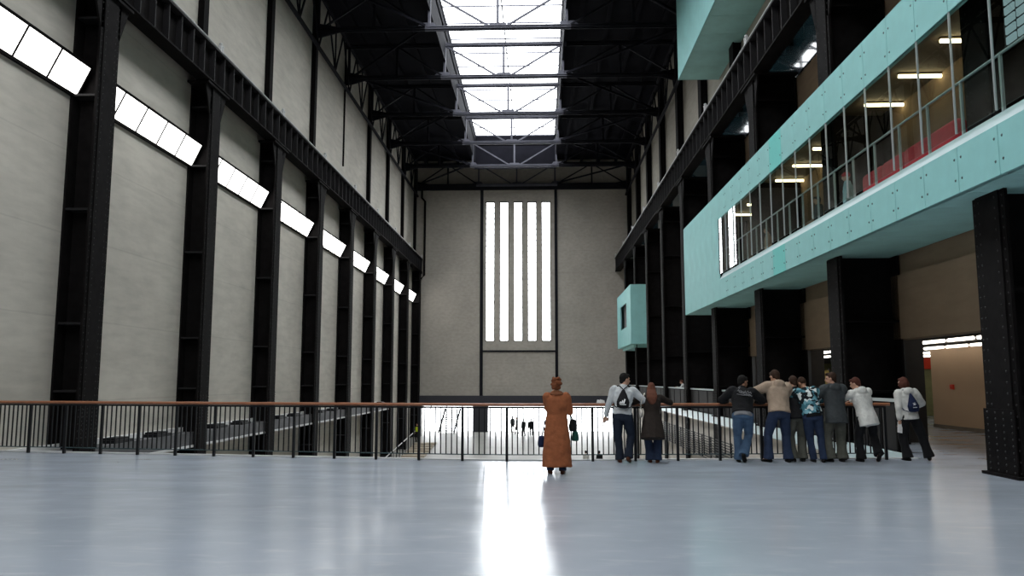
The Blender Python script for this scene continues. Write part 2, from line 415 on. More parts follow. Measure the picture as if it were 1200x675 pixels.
# ------------------------------------------------------------------ light boxes on left wall
def light_boxes():
    P0 = (XL+.04, 9.74); P1 = (XL+.42, 10.55)
    Ln = BAY-.5; n = 5
    fr = MB()
    def sheet(mb, y0, y1, off, th):
        dx, dz = P1[0]-P0[0], P1[1]-P0[1]; L = math.hypot(dx, dz); nx, nz = dz/L, -dx/L
        q = [(P0[0]+nx*off, P0[1]+nz*off), (P1[0]+nx*off, P1[1]+nz*off), (P1[0]+nx*(off+th), P1[1]+nz*(off+th)), (P0[0]+nx*(off+th), P0[1]+nz*(off+th))]
        return mb.prism(q, 'y', y0, y1)
    def cheek(mb, y0, y1): return mb.prism([(XL, 9.70), (P0[0]+.03, 9.70), (P1[0]+.05, 10.58), (XL, 10.62)], 'y', y0, y1)
    fr = MB(); fr.prism([(XL, 9.66), (P0[0]+.05, 9.66), (P0[0]+.06, 9.74), (XL, 9.74)], 'y', 0, Ln)
    fr.prism([(XL, 10.55), (P1[0]+.03, 10.53), (P1[0]+.06, 10.60), (XL, 10.66)], 'y', 0, Ln)
    cheek(fr, -.03, 0); cheek(fr, Ln, Ln+.03)
    frm = fr.mesh('frame', 'steel')
    pm = sheet(MB(), .025, Ln/n-.025, 0, .02).mesh('pane', 'strip_pane')
    dv = sheet(MB(), -.025, .025, .0, .045).mesh('divider', 'steel')
    for k in range(0, 9):
        t = thing('light_box', ('%s slanted white light box on the left wall' % ('ninth and farthest' if k == 8 else ORD[k])) + (', cut by the frame edge' if k == 0 else ''), 'light', (0, YC(k)+.26, 0), 0, 'slanted light boxes between the left columns')
        inst('frame', frm, t)
        for i in range(n): inst('pane', pm, t, (0, i*Ln/n, 0))
        for i in range(1, n): inst('divider', dv, t, (0, i*Ln/n, 0))
light_boxes()

# ------------------------------------------------------------------ upper pilasters, pipes
for k in range(1, 10):
    w = .10 if k == 5 else .34
    z0 = 16.0 if k == 5 else 14.3
    mb = B(XL, XL+(.10 if k == 5 else .22), YC(k)-w/2, YC(k)+w/2, z0, 24.9)
    if k != 5: mb.box(XL+.22, XL+.27, YC(k)-w/2-.05, YC(k)+w/2+.05, z0, 24.9)
    tag(mb.build('upper_post', M['steel']), '%s thin black post on the upper left wall above the crane beam' % ('ninth and farthest' if k == 9 else ORD[k-1]), 'post', 'upper wall posts on the left')
for k in range(2, 10):
    zt = 17.58 if k < 4 else 24.9
    mb = B(XR-.35, XR, YC(k)-.3, YC(k)+.3, 14.4, zt); mb.box(XR-.42, XR-.35, YC(k)-.4, YC(k)+.4, 14.4, zt)
    tag(mb.build('upper_post', M['steel']), '%s wide black post on the upper right wall above the crane beam' % ('eighth and farthest' if k == 9 else ORD[k-2]), 'post', 'upper wall posts on the right')
    if k == 9: continue
    p = MB().tube([(XR-.07, YC(k)+1.15, 14.45), (XR-.07, YC(k)+1.15, zt)], .07)
    tag(p.build('drain_pipe', M['truss_grey'], None, True), 'slim grey drain pipe beside the %s upper right post' % (ORD[k-2] if k < 9 else 'last'), 'pipe', 'drain pipes on the upper right wall')
tag(MB().tube([(-12.5, YE-.15, 21.7), (-12.5, YE-.15, 20.9), (-12.15, YE-.15, 20.5), (-12.15, YE-.15, 12.6), (-12.5, YE-.15, 12.2)], .11).build('drain_pipe', M['steel'], None, True),
    'black drain pipe with a bent top in the left corner of the end wall', 'pipe')
# longitudinal bracing along both walls
def side_truss(x, label, y0=20):
    t = thing('side_truss', label, 'truss', (x, 0, 21.1), 0, 'bracing trusses along the side walls')
    B(-.08, .08, y0, YE, -.09, .09).build('bottom_chord', 'truss', t)
    B(-.08, .08, y0, YE, 3.2, 3.38).build('top_chord', 'truss', t)
    for k in range(2, 9):
        a = YC(k); h = BAY/2
        if a < y0: continue
        MB().bar((0, a, 0), (0, a+h*.5, 3.3), .09, .09).build('diagonal', 'truss', t)
        MB().bar((0, a+h*.5, 3.3), (0, a+h, 0), .09, .09).build('diagonal', 'truss', t)
        MB().bar((0, a+h, 0), (0, a+h*1.5, 3.3), .09, .09).build('diagonal', 'truss', t)
        MB().bar((0, a+h*1.5, 3.3), (0, a+BAY, 0), .09, .09).build('diagonal', 'truss', t)
        MB().bar((0, a+h, 0), (0, a+h, 3.3), .08, .08).build('post', 'truss', t)
side_truss(XL+.35, 'dark bracing truss running along the top of the left wall')
side_truss(XR-.5, 'dark bracing truss running along the top of the right wall', 41.5)

# ------------------------------------------------------------------ roof trusses
TM = {}
def truss(k, label):
    zb, zt = 0.0, 2.26
    t = thing('roof_truss', label, 'truss', (0, YC(k), 22.1), 0, 'roof trusses across the skylight')
    def part(n, key, mk, m='truss'):
        if key not in TM: TM[key] = mk().mesh(n, m)
        return inst(n, TM[key], t)
    xm = (SX0+SX1)/2
    def chord(z, a, b, h=.24):
        m = B(a, b, -.16, .16, z-.03, z+.03); m.box(a, b, -.04, .04, z-h/2, z+h/2); m.box(a, b, -.16, .16, z+h/2-.03, z+h/2+.03)
        return m
    part('bottom_chord', 'bc1', lambda: chord(zb, XL+.1, SX0-.3))
    part('bottom_chord', 'bc2', lambda: chord(zb, SX0-.3, SX1+.3), 'truss_grey')
    part('bottom_chord', 'bc3', lambda: chord(zb, SX1+.3, XR-.1))
    part('top_chord', 'tc1', lambda: chord(zt, XL+.1, SX0-.3))
    part('top_chord', 'tc2', lambda: chord(zt, SX0-.3, SX1+.3), 'truss_grey')
    part('top_chord', 'tc3', lambda: chord(zt, SX1+.3, XR-.1))
    def post(x, m='truss'): part('post', 'p%.2f' % x, lambda: MB().box(x-.08, x+.08, -.08, .08, zb, zt), m)
    for x in (SX0-.05, xm, SX1+.05): post(x, 'truss_grey')
    for x in (-9.7, -13.0, 5.5, 9.2): post(x)
    def diag(a, za, b, zb_, m='truss', w=.11): part('diagonal', 'd%.2f_%.2f' % (a, b), lambda: MB().bar((a, 0, za), (b, 0, zb_), w, w), m)
    diag(SX0, zt, xm-.45, zb+.1, 'truss_grey'); diag(SX1, zt, xm+.45, zb+.1, 'truss_grey')
    diag(SX0, zb, -9.7, zt); diag(SX1, zb, 5.5, zt)
    diag(-9.7, zt, -13.0, zb); diag(5.5, zt, 9.2, zb)
    part('gusset', 'g0', lambda: MB().prism([(xm-.75, .05), (xm+.75, .05), (xm+.4, .32), (xm-.4, .32)], 'y', -.03, .03), 'truss_grey')
    part('gusset', 'g1', lambda: MB().prism([(SX0-.9, .05), (SX0+.5, .05), (SX0+.2, .4), (SX0-.5, .4)], 'y', -.03, .03), 'truss_grey')
    part('gusset', 'g2', lambda: MB().prism([(SX1-.5, .05), (SX1+.9, .05), (SX1+.5, .4), (SX1-.2, .4)], 'y', -.03, .03), 'truss_grey')
    part('knee_plate', 'k1', lambda: MB().prism([(XL+.1, -.45), (XL+.5, -.40), (XL+1.6, -.1), (XL+1.9, .12), (XL+.1, .5)], 'y', -.04, .04))
    part('knee_plate', 'k2', lambda: MB().prism([(XR-.1, -.45), (XR-.5, -.40), (XR-1.6, -.1), (XR-1.9, .12), (XR-.1, .5)], 'y', -.04, .04))
for k in range(3, 10):
    truss(k, 'roof truss spanning the hall, %s' % ['just above the top of the picture', 'nearest the camera in view', 'second in view from the camera', 'third in view from the camera', 'fourth in view from the camera', 'at the far edge of the skylight', 'against the far end wall'][k-3])
for i, x in enumerate((-12.0, -10.4, -8.6, -7.0, 2.7, 4.4, 6.2, 8.0)):
    mb = B(x-.06, x+.06, YB, YE, 24.50, 24.95); mb.box(x-.14, x+.14, YB, YE, 24.46, 24.50)
    tag(mb.build('roof_purlin', M['roof']), 'long dark roof purlin %s of the skylight, %s out from it' % ('left' if x < 0 else 'right', ['fourth', 'third', 'second', 'first', 'first', 'second', 'third', 'fourth'][i]), 'purlin', 'roof purlins on the left' if x < 0 else 'roof purlins on the right')
# sway bracing in the plane of the bottom chords
for k in range(3, 9):
    for sgn, (a, b) in (('left', (-12.6, SX0-.3)), ('right', (SX1+.3, 8.9))):
        p, q = (a, b) if k % 2 else (b, a)
        tag(MB().bar((p, YC(k)+.1, 22.3), (q, YC(k+1)-.1, 22.3), .10, .14).build('sway_brace', M['roof']), 'dark diagonal roof brace %s of the skylight, in the %s bay from the camera' % (sgn, ORD[k-3]), 'brace', 'roof braces on the %s' % sgn)

# ------------------------------------------------------------------ left ledge
def ledge():
    t = thing('wall_ledge', 'dark grey ledge beam running along the foot of the left wall', 'ledge', (0, 0, 0))
    B(XL, -12.62, 17.9, 66, -.70, -.24).build('beam', 'ledge', t)
    B(-12.62, -12.55, 17.9, 66, -.76, -.68).build('lip', 'pale_trim', t)
    B(XL, XL+.12, 17.9, 66, -.24, -.08).build('kerb', 'white_paint', t)
    for k in range(1, 7):
        for d in (2.4, 5.0):
            b = B(-.28, .28, -.5, .5, 0, .1); b.box(-.2, .2, -.4, .4, .1, .16)
            b.build('floor_light', 'iron', t, loc=(-12.95, YC(k)+d, -.24))
ledge()
# ramp edge steps and handrail on left
def ramp_side():
    t = thing('ramp_handrail', 'sloping handrail beside the ramp at the left', 'handrail', (0, 0, 0))
    a, b = 50.0, 80.0
    MB().tube([(-12.2, a, ramp_z(a)+1.15), (-12.2, b, ramp_z(b)+1.15)], .045).build('handrail', 'pale_trim', t, True)
    pm = MB().tube([(0,0,0), (0,0,1.12)], .03, 6).mesh('post', 'iron')
    y = a
    while y <= b: inst('post', pm, t, (-12.2, y, ramp_z(y))); y += 1.5
    s = thing('side_steps', 'flight of tan stone steps beside the ramp handrail at the left', 'steps', (-11.1, 62, 0))
    sm = B(-1.0, 1.0, -.7, .7, -.6, .0).mesh('step', 'stone_steps')
    for i in range(12): inst('step', sm, s, (0, i*1.4, ramp_z(62+i*1.4)+.12))
ramp_side()
# louvre grille on the gallery wall
def grille():
    t = thing('louvre_grille', 'long dark slatted louvre grille on the cream wall below the gallery', 'grille', (7.92, 0, 0))
    sl = MB(); sl.box(-.02, .01, 33.5, 56, -.018, .018); slm = sl.mesh('slat', 'iron')
    for i in range(10): inst('slat', slm, t, (0, 0, -2.05+i*.115))
    for y in range(34, 57, 2): B(.0, .07, y-.02, y+.02, -2.08, -.98).build('bracket', 'iron', t)
grille()

# ------------------------------------------------------------------ right gallery parapets, foyer
def parapets():
    spans = [(18.75, YC(1)-.55)] + [(YC(k)+.55, YC(k+1)-.55) for k in range(1, 8)]
    for i, (a, b) in enumerate(spans):
        t = thing('parapet', 'dark gallery parapet panel with pale top rail, %s from the bridge' % ORD[i], 'parapet', (8.2, 0, 0), 0, 'gallery parapets between the right columns')
        n = 3
        for j in range(n):
            p, q = a+(b-a)*j/n, a+(b-a)*(j+1)/n
            B(-.03, .03, p+.02, q-.02, .05, 1.12).build('panel', 'parapet', t)
            B(-.05, .05, p-.03, p+.03, 0, 1.12).build('post', 'steel', t)
        B(-.06, .06, a, b, 1.15, 1.22).build('top_rail', 'metal_light', t)
        B(-.05, .05, a, b, 1.10, 1.15).build('cap', 'steel', t)
parapets()
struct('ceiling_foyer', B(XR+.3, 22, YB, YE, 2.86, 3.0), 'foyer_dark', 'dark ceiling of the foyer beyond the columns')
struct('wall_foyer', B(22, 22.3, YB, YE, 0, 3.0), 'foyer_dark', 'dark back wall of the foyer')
struct('wall_partition', B(13.9, 14.2, 12, 28.9, 0, 2.86), 'foyer_wall', 'tan partition wall in the foyer at the right')
struct('baseboard_partition', B(13.87, 13.9, 12, 28.9, 0, .12), 'brown_ceiling', 'dark skirting of the tan partition')
struct('wall_shop', B(14.2, 22, 38.0, 38.2, 0, 2.86), 'foyer_green', 'olive wall at the back of the foyer')
struct('wall_shop_far', B(11.5, 22, 60.0, 60.2, 0, 2.86), 'foyer_green', 'olive wall far down the foyer')
tag(B(-2.2, 2.2, -.05, .05, -.26, .26).build('red_sign', M['red_sign'], None, False, (16.6, 37.9, 2.42)), 'plain red sign panel on the olive foyer wall', 'sign')
d = thing('door_1', 'yellow lit door in the foyer', None, (13.0, 37.9, 0)); tag(d, kind='structure')
B(-.5, .5, -.05, .05, 0, 2.1).build('door_panel', 'yellow_door', d); B(-.58, -.5, -.07, .07, 0, 2.2).build('door_frame', 'foyer_dark', d); B(.5, .58, -.07, .07, 0, 2.2).build('door_frame', 'foyer_dark', d)
a = thing('fire_alarm', 'small red fire alarm call point on the tan partition', 'alarm', (13.86, 27.45, 1.42))
B(-.04, .04, -.08, .08, -.08, .08).build('housing', 'red_sign', a); MB().tube([(-.06, 0, 0), (-.04, 0, 0)], .04, 12).build('button', 'red_sign', a)
for k in range(1, 8):
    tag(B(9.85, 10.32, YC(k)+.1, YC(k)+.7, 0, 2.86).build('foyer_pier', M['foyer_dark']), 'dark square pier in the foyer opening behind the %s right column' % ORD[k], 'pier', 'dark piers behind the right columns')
def foyer_tubes():
    tm = MB().tube([(0, .05, 0), (0, 1.33, 0)], .045, 8); tube = tm.mesh('tube', 'tube_white', True)
    hs = B(-.06, .06, -.02, 1.40, .045, .1).mesh('housing', 'foyer_dark')
    rows = [(11.25, 18.0, 40), (13.45, 18.0, 28), (15.6, 30.2, 8), (12.2, 45, 9), (17.6, 30.2, 8), (11.0, 60.2, 8)]
    for x, y0, n in rows:
        for i in range(n):
            y = y0+i*1.5
            if y > 58 and x != 11.0: continue
            if any(abs(y+.7-37.9) < .9 and x > 14 for _ in (0,)): continue
            t = thing('fluorescent_tube', 'bright fluorescent ceiling tube in the foyer %s' % {11.25: 'row nearest the columns', 13.45: 'row along the tan partition', 15.6: 'row beyond the tan partition', 12.2: 'middle row far down', 17.6: 'row deepest inside', 11.0: 'row at the far end'}[x],
                      'light', (x, y, 2.74), 0, 'foyer ceiling tubes at x %.1f' % x)
            t['group'] = {11.25: 'foyer tubes nearest the columns', 13.45: 'foyer tubes along the partition', 15.6: 'foyer tubes beyond the partition', 12.2: 'foyer tubes far down', 17.6: 'foyer tubes deepest inside', 11.0: 'foyer tubes at the far end'}[x]
            inst('tube', tube, t); inst('housing', hs, t)
foyer_tubes()
# dark upper glazing behind the right crane beam
struct('window_8', B(XR, XR+.3, YB, YE, 12.85, 14.5), 'black_glass', 'dark strip glazing behind the right crane beam')

# ------------------------------------------------------------------ teal boxes
XF = 7.44
def big_box():
    t = thing('teal_box', 'long teal glass-clad balcony box with a strip window on the right', 'balcony', (0, 0, 0))
    Z0, Z1, ZW0, ZW1 = 4.95, 9.40, 6.02, 8.30
    YS, YN, YW = 7.77, 40.8, 33.2
    P = 1.255
    js = [12.79+P*j for j in range(-4, 23)]
    B(XF+.06, XR, YS, YN-.04, Z0+.06, Z0+.35).build('floor_slab', 'room_floor', t)
    B(XF+.06, XR+5, YS, YN-.04, 8.95, 9.05).build('room_ceiling', 'brown_ceiling', t)
    B(XF+.06, XR, YS, YN-.04, 9.05, Z1-.03).build('roof_slab', 'steel', t)
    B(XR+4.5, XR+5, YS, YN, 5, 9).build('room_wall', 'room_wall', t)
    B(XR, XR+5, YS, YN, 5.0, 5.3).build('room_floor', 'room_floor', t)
    B(XR-.05, XR+5, YS-.2, YS, 5, 9).build('side_wall', 'room_wall', t); B(XR-.05, XR+5, YN, YN+.2, 5, 9).build('side_wall', 'room_wall', t)
    B(XF+.02, XR, YN-.04, YN, Z0, Z1).build('end_panel', 'teal', t)
    B(XF+.02, XR, YS, YS+.04, Z0, Z1).build('end_panel', 'teal', t)
    B(XF+.06, XF+.12, YS, YW, Z0, ZW0-.22).build('backing', 'teal_soffit', t)
    B(XF+.06, XF+.12, YS, YW, ZW1, Z1).build('backing', 'teal_soffit', t)
    up = B(0, .03, .008, P-.008, ZW1, Z1).mesh('upper_panel', 'teal'); lo = B(0, .03, .008, P-.008, Z0, ZW0-.24).mesh('lower_panel', 'teal')
    upc = B(0, .03, .008, P-.008, ZW1, Z1).mesh('upper_panel', 'cyan'); loc_ = B(0, .03, .008, P-.008, Z0, ZW0-.24).mesh('lower_panel', 'cyan')
    so = B(XF+.02, XR-.05, .008, P-.008, Z0, Z0+.03).mesh('soffit_panel', 'teal_soffit')
    fu = B(0, .03, .008, P-.008, Z0, Z1).mesh('tall_panel', 'teal')
    gl = B(XF+.015, XF+.03, .006, P-.006, ZW0, ZW1).mesh('glass_pane', 'glass')
    rp = []
    nwin = [j for j in js if j+P <= YW+.3]
    for j in js:
        if j+P > YN: continue
        inst('soffit_panel', so, t, (0, j, 0))
        if j in nwin:
            i = round((j-12.79)/P)
            if i == 9:
                o = tag(inst('upper_panel', upc, t, (XF, j, 0)), 'brighter cyan upper panel'); o = tag(inst('lower_panel', loc_, t, (XF, j, 0)), 'brighter cyan lower panel')
            else:
                inst('upper_panel', up, t, (XF, j, 0)); inst('lower_panel', lo, t, (XF, j, 0))
            inst('glass_pane', gl, t, (0, j, 0))
            for z in (Z0+.24, Z0+.62, ZW1+.27, ZW1+.80):
                for d in (-.11, .11): rp.append((XF, j+d, z))
        else:
            inst('tall_panel', fu, t, (XF, j, 0))
    yl = max(js); B(XF, XF+.03, yl+.008, YN, Z0, Z1).build('tall_panel', 'teal', t); B(XF+.02, XR-.05, yl+.008, YN, Z0, Z0+.03).build('soffit_panel', 'teal_soffit', t)
    yw = max(nwin)+P
    B(XF, XF+.3, yw-.03, yw+.03, ZW0, ZW1).build('window_jamb', 'steel', t)
    tag(dome_field(rp, (-1, 0, 0), .028).build('bolts', 'bolt', t), kind='stuff')
    MB().prism([(XF, ZW0-.24), (XF+.14, ZW0), (XF+.30, ZW0), (XF+.30, ZW0-.24)], 'y', YS, yw).build('sill', 'sill', t)
    fin = B(XF-.008, XF+.03, -.008, .008, ZW0, ZW1).mesh('glass_fin', 'metal_light')
    for j in nwin: inst('glass_fin', fin, t, (0, j, 0))
    MB().tube([(XF+.25, YS, 7.06), (XF+.25, yw-.1, 7.06)], .025).build('handrail', 'metal_light', t, True)
    po = B(XF+.23, XF+.27, -.025, .03, ZW0-.2, 7.06).mesh('handrail_post', 'metal_light')
    for j in nwin: inst('handrail_post', po, t, (0, j+.2, 0))
big_box()
# ceiling tubes in the balcony room
def room_tubes():
    tb = MB().tube([(0, 0, 0), (1.52, 0, 0)], .045, 8).mesh('tube', 'tube_warm', True)
    ts = MB().tube([(0, 0, 0), (.75, 0, 0)], .045, 8).mesh('tube', 'tube_warm', True)
    h = B(-.02, 1.54, -.05, .05, .04, .08).mesh('housing', 'brown_ceiling'); h2 = B(-.02, .77, -.05, .05, .04, .08).mesh('housing', 'brown_ceiling')
    for i in range(12):
        y = 12.6+2.0*i; short = i in (2, 6, 10)
        t = thing('ceiling_tube', 'glowing warm ceiling tube inside the teal box, %s along from the right' % ((ORD+['eleventh', 'twelfth'])[i] if i else 'first'), 'light', (8.6, y, 8.87), 0, 'ceiling tubes inside the teal box')
        inst('tube', ts if short else tb, t); inst('housing', h2 if short else h, t)
room_tubes()
def upper_box():
    t = thing('upper_teal_box', 'teal clad balcony box high above the crane beam at the top right', 'balcony', (0, 0, 0))
    Z0, Z1, YS, YN, P = 17.6, 22.4, 22.3, 41.2, 1.89
    B(XF+.05, XR, YS, YN-.05, Z0+.05, Z1).build('core', 'teal_soffit', t)
    so = B(XF+.02, XR-.02, .01, P-.01, Z0, Z0+.04).mesh('soffit_panel', 'teal_soffit'); fr = B(XF, XF+.05, .004, P-.004, Z0, Z1).mesh('front_panel', 'teal')
    for i in range(10): inst('soffit_panel', so, t, (0, YS+i*P, 0)); inst('front_panel', fr, t, (0, YS+i*P, 0))
    B(XF+.02, XR, YN-.04, YN, Z0, Z1).build('end_panel', 'teal', t)
upper_box()
def small_box():
    t = thing('small_teal_box', 'small teal balcony box with a square opening far down the right wall', 'balcony', (0, 0, 0))
    Z0, Z1, YS, YN = 4.6, 9.5, 65.3, 76.6; a, b, c, d = 68.5, 73.6, 6.2, 8.3; X1 = 8.97
    B(XF, XF+.1, YS, a, Z0, Z1).build('front_panel', 'teal', t); B(XF, XF+.1, b, YN, Z0, Z1).build('front_panel', 'teal', t)
    B(XF, XF+.1, a, b, Z0, c).build('front_panel', 'teal', t); B(XF, XF+.1, a, b, d, Z1).build('front_panel', 'teal', t)
    B(XF+.1, X1, YS, YS+.1, Z0, Z1).build('end_panel', 'teal', t); B(XF+.1, X1, YN-.1, YN, Z0, Z1).build('end_panel', 'teal', t)
    B(XF+.1, X1, YS+.1, YN-.1, Z0, Z0+.1).build('soffit', 'teal_soffit', t); B(XF+.1, X1, YS+.1, YN-.1, Z1-.1, Z1).build('roof', 'teal_soffit', t)
    B(XF+.35, XF+.4, a-.3, b+.3, c-.3, d+.3).build('dark_glazing', 'ledge', t)
    B(XF+.35, X1+.3, YS+1.2, YN-1.2, Z0-.25, Z0).build('under_beam', 'teal_soffit', t)
small_box()
# red seats along the window
def red_seats():
    bk = B(-.14, .16, -.54, .54, .25, 1.30).mesh('backrest', 'red_fabric', True); se = B(.10, .72, -.52, .52, .25, .50).mesh('seat', 'red_fabric', True)
    bs = B(.0, .55, -.45, .45, 0, .3).mesh('base', 'foyer_dark')
    for i in range(4):
        t = thing('red_armchair', 'red rounded armchair backing onto the strip window, %s from the right' % (ORD[i] if i else 'first'), 'chair', (8.05, 15.5+i*1.12, 5.35), 0, 'red armchairs inside the teal box')
        for n, me, w in (('backrest', bk, .13), ('seat', se, .09)):
            o = inst(n, me, t); q = o.modifiers.new('round', 'BEVEL'); q.width = w; q.segments = 4
        inst('base', bs, t)
red_seats()
def grid_display():
    t = thing('grid_panel', 'pale gridded light panel hanging inside the teal box at the right edge', 'panel', (7.86, 11.15, 7.62))
    ti = B(-.01, .02, .03, .29, .025, .15).mesh('tile', 'screen_grid')
    B(.02, .05, 0, 2.0, -.40, .46).build('frame', 'iron', t)
    for i in range(6):
        for j in range(5): inst('tile', ti, t, (0, i*.325, -.40+j*.172))
    for y in (.2, 1.8): MB().tube([(.03, y, .46), (.03, y, 1.32)], .01, 6).build('hanger', 'iron', t)
grid_display()

# ------------------------------------------------------------------ bridge railing
def railing():
    t = thing('bridge_railing', 'iron bridge railing with wooden handrail across the whole view', 'railing', (0, 0, 0))
    xs = [-.69 + .878*i for i in range(0, 10)]; xl = [-.69 - .918*i for i in range(1, 14)]
    xs = sorted(xl+xs)
    pts = [Vector((x, rail_y(x), 0)) for x in xs]
    post = MB().box(-.026, .026, -.03, .03, 0, 1.10); post = post.mesh('post', 'iron')
    bal = B(-.0115, .0115, -.0115, .0115, .14, 1.08).mesh('baluster', 'iron')
    hr = MB(); fl = MB(); bo = MB()
    ext = [Vector((XL+.02, rail_y(XL), 0))] + pts
    path = []
    for a, b in zip(ext[:-1], ext[1:]):
        fl.bar(a+Vector((0,0,1.09)), b+Vector((0,0,1.09)), .05, .036); bo.bar(a+Vector((0,0,.135)), b+Vector((0,0,.135)), .035, .018)
        n = 8
        for i in range(1, n):
            p = a.lerp(b, i/n); inst('baluster', bal, t, p)
    for p in pts: inst('post', post, t, p)
    hp = [p+Vector((0,0,1.145)) for p in ext] + [Vector((pts[-1].x+.12, pts[-1].y, 1.145))]
    rr = []
    for i, p in enumerate(hp):
        d = (hp[min(i+1, len(hp)-1)]-hp[max(i-1, 0)]).normalized(); s = Vector((-d.y, d.x, 0))
        rr.append((p, s*.038, Vector((0,0,.034))))
    MB().loft(rr, 10).build('handrail', 'wood', t, True)
    fl.build('under_rail', 'iron', t); bo.build('bottom_rail', 'iron_green', t)
railing()
#PEOPLE#
# ------------------------------------------------------------------ people
for nm, c in dict(skin=(.52, .30, .21), skin_tan=(.36, .19, .12), coat_brown=(.27, .088, .036), coat_dark=(.022, .016, .013), jean=(.024, .037, .075), jean_mid=(.060, .105, .175), jean_dark=(.015, .021, .036),
                  black_cloth=(.009, .009, .010), grey_cloth=(.045, .050, .052), cargo=(.085, .085, .070), white_cloth=(.62, .61, .57), hoodie=(.50, .52, .53), beige=(.36, .27, .20), hair_red=(.17, .055, .022),
                  hair_brown=(.035, .018, .011), hair_black=(.008, .007, .006), hair_auburn=(.075, .026, .017), hair_blond=(.45, .30, .10), hair_long=(.11, .042, .026), shoe=(.012, .011, .010), boot=(.085, .032, .018), navy=(.010, .016, .048),
                  bag_white=(.60, .56, .50), green_bag=(.012, .065, .050), paper=(.75, .73, .70), hivis=(.50, .62, .03), print_grey=(.22, .22, .23), logo=(.85, .85, .85), red_cloth=(.40, .02, .03), cloth_teal=(.30, .48, .52), fur=(.20, .075, .035)).items():
    mat(nm, c, .85 if 'skin' not in nm else .6, var=.18, scale=9, bump=.25 if 'skin' not in nm else 0, bscale=45, spec=.2)
def camo_mat():
    m = mat('camo', (.1, .2, .22), .85, spec=.2); nt = m.node_tree; b = nt.nodes['Principled BSDF']
    tc = nt.nodes.new('ShaderNodeTexCoord'); v = nt.nodes.new('ShaderNodeTexVoronoi'); v.inputs['Scale'].default_value = 15
    n = nt.nodes.new('ShaderNodeTexNoise'); n.inputs['Scale'].default_value = 9
    mx = nt.nodes.new('ShaderNodeMixRGB'); mx.inputs[0].default_value = .12
    nt.links.new(tc.outputs['Object'], mx.inputs[1]); nt.links.new(tc.outputs['Object'], n.inputs['Vector']); nt.links.new(n.outputs['Color'], mx.inputs[2])
    nt.links.new(mx.outputs[0], v.inputs['Vector']); s = nt.nodes.new('ShaderNodeSeparateColor'); nt.links.new(v.outputs['Color'], s.inputs[0])
    r = nt.nodes.new('ShaderNodeValToRGB'); r.color_ramp.interpolation = 'CONSTANT'
    e = r.color_ramp.elements; e[0].color = (.006, .010, .012, 1); e[1].position = .42; e[1].color = (.05, .16, .20, 1)
    q = e.new(.64); q.color = (.16, .34, .40, 1); q = e.new(.80); q.color = (.68, .72, .70, 1)
    nt.links.new(s.outputs[0], r.inputs['Fac']); nt.links.new(r.outputs[0], b.inputs['Base Color'])
camo_mat()
FOLD = bpy.data.textures.new('folds', 'CLOUDS'); FOLD.noise_scale = .13; FOLD.noise_depth = 2

def skinned(mb, name, m, parent, vox=.013, smooth=4, fold=0.0):
    """fuse the overlapping closed shapes of one garment or body into one continuous surface"""
    o = mb.build(name, m, parent)
    r = o.modifiers.new('fuse', 'REMESH'); r.mode = 'VOXEL'; r.voxel_size = vox; r.use_smooth_shade = True
    if fold:
        d = o.modifiers.new('folds', 'DISPLACE'); d.texture = FOLD; d.strength = fold; d.mid_level = .5; d.texture_coords = 'OBJECT' if False else 'LOCAL'
    q = o.modifiers.new('smooth', 'SMOOTH'); q.factor = .5; q.iterations = smooth
    return o
def ik(a, t, l1, l2, pole):
    a = Vector(a); t = Vector(t); d = t-a; L = min(d.length, (l1+l2)*.995); dn = d.normalized(); t = a+dn*L
    x = (l1*l1-l2*l2+L*L)/(2*L); h = math.sqrt(max(0, l1*l1-x*x)); p = Vector(pole); p = p-dn*p.dot(dn)
    p = p.normalized() if p.length > 1e-5 else Vector((0,1,0))
    return a+dn*x+p*h, t

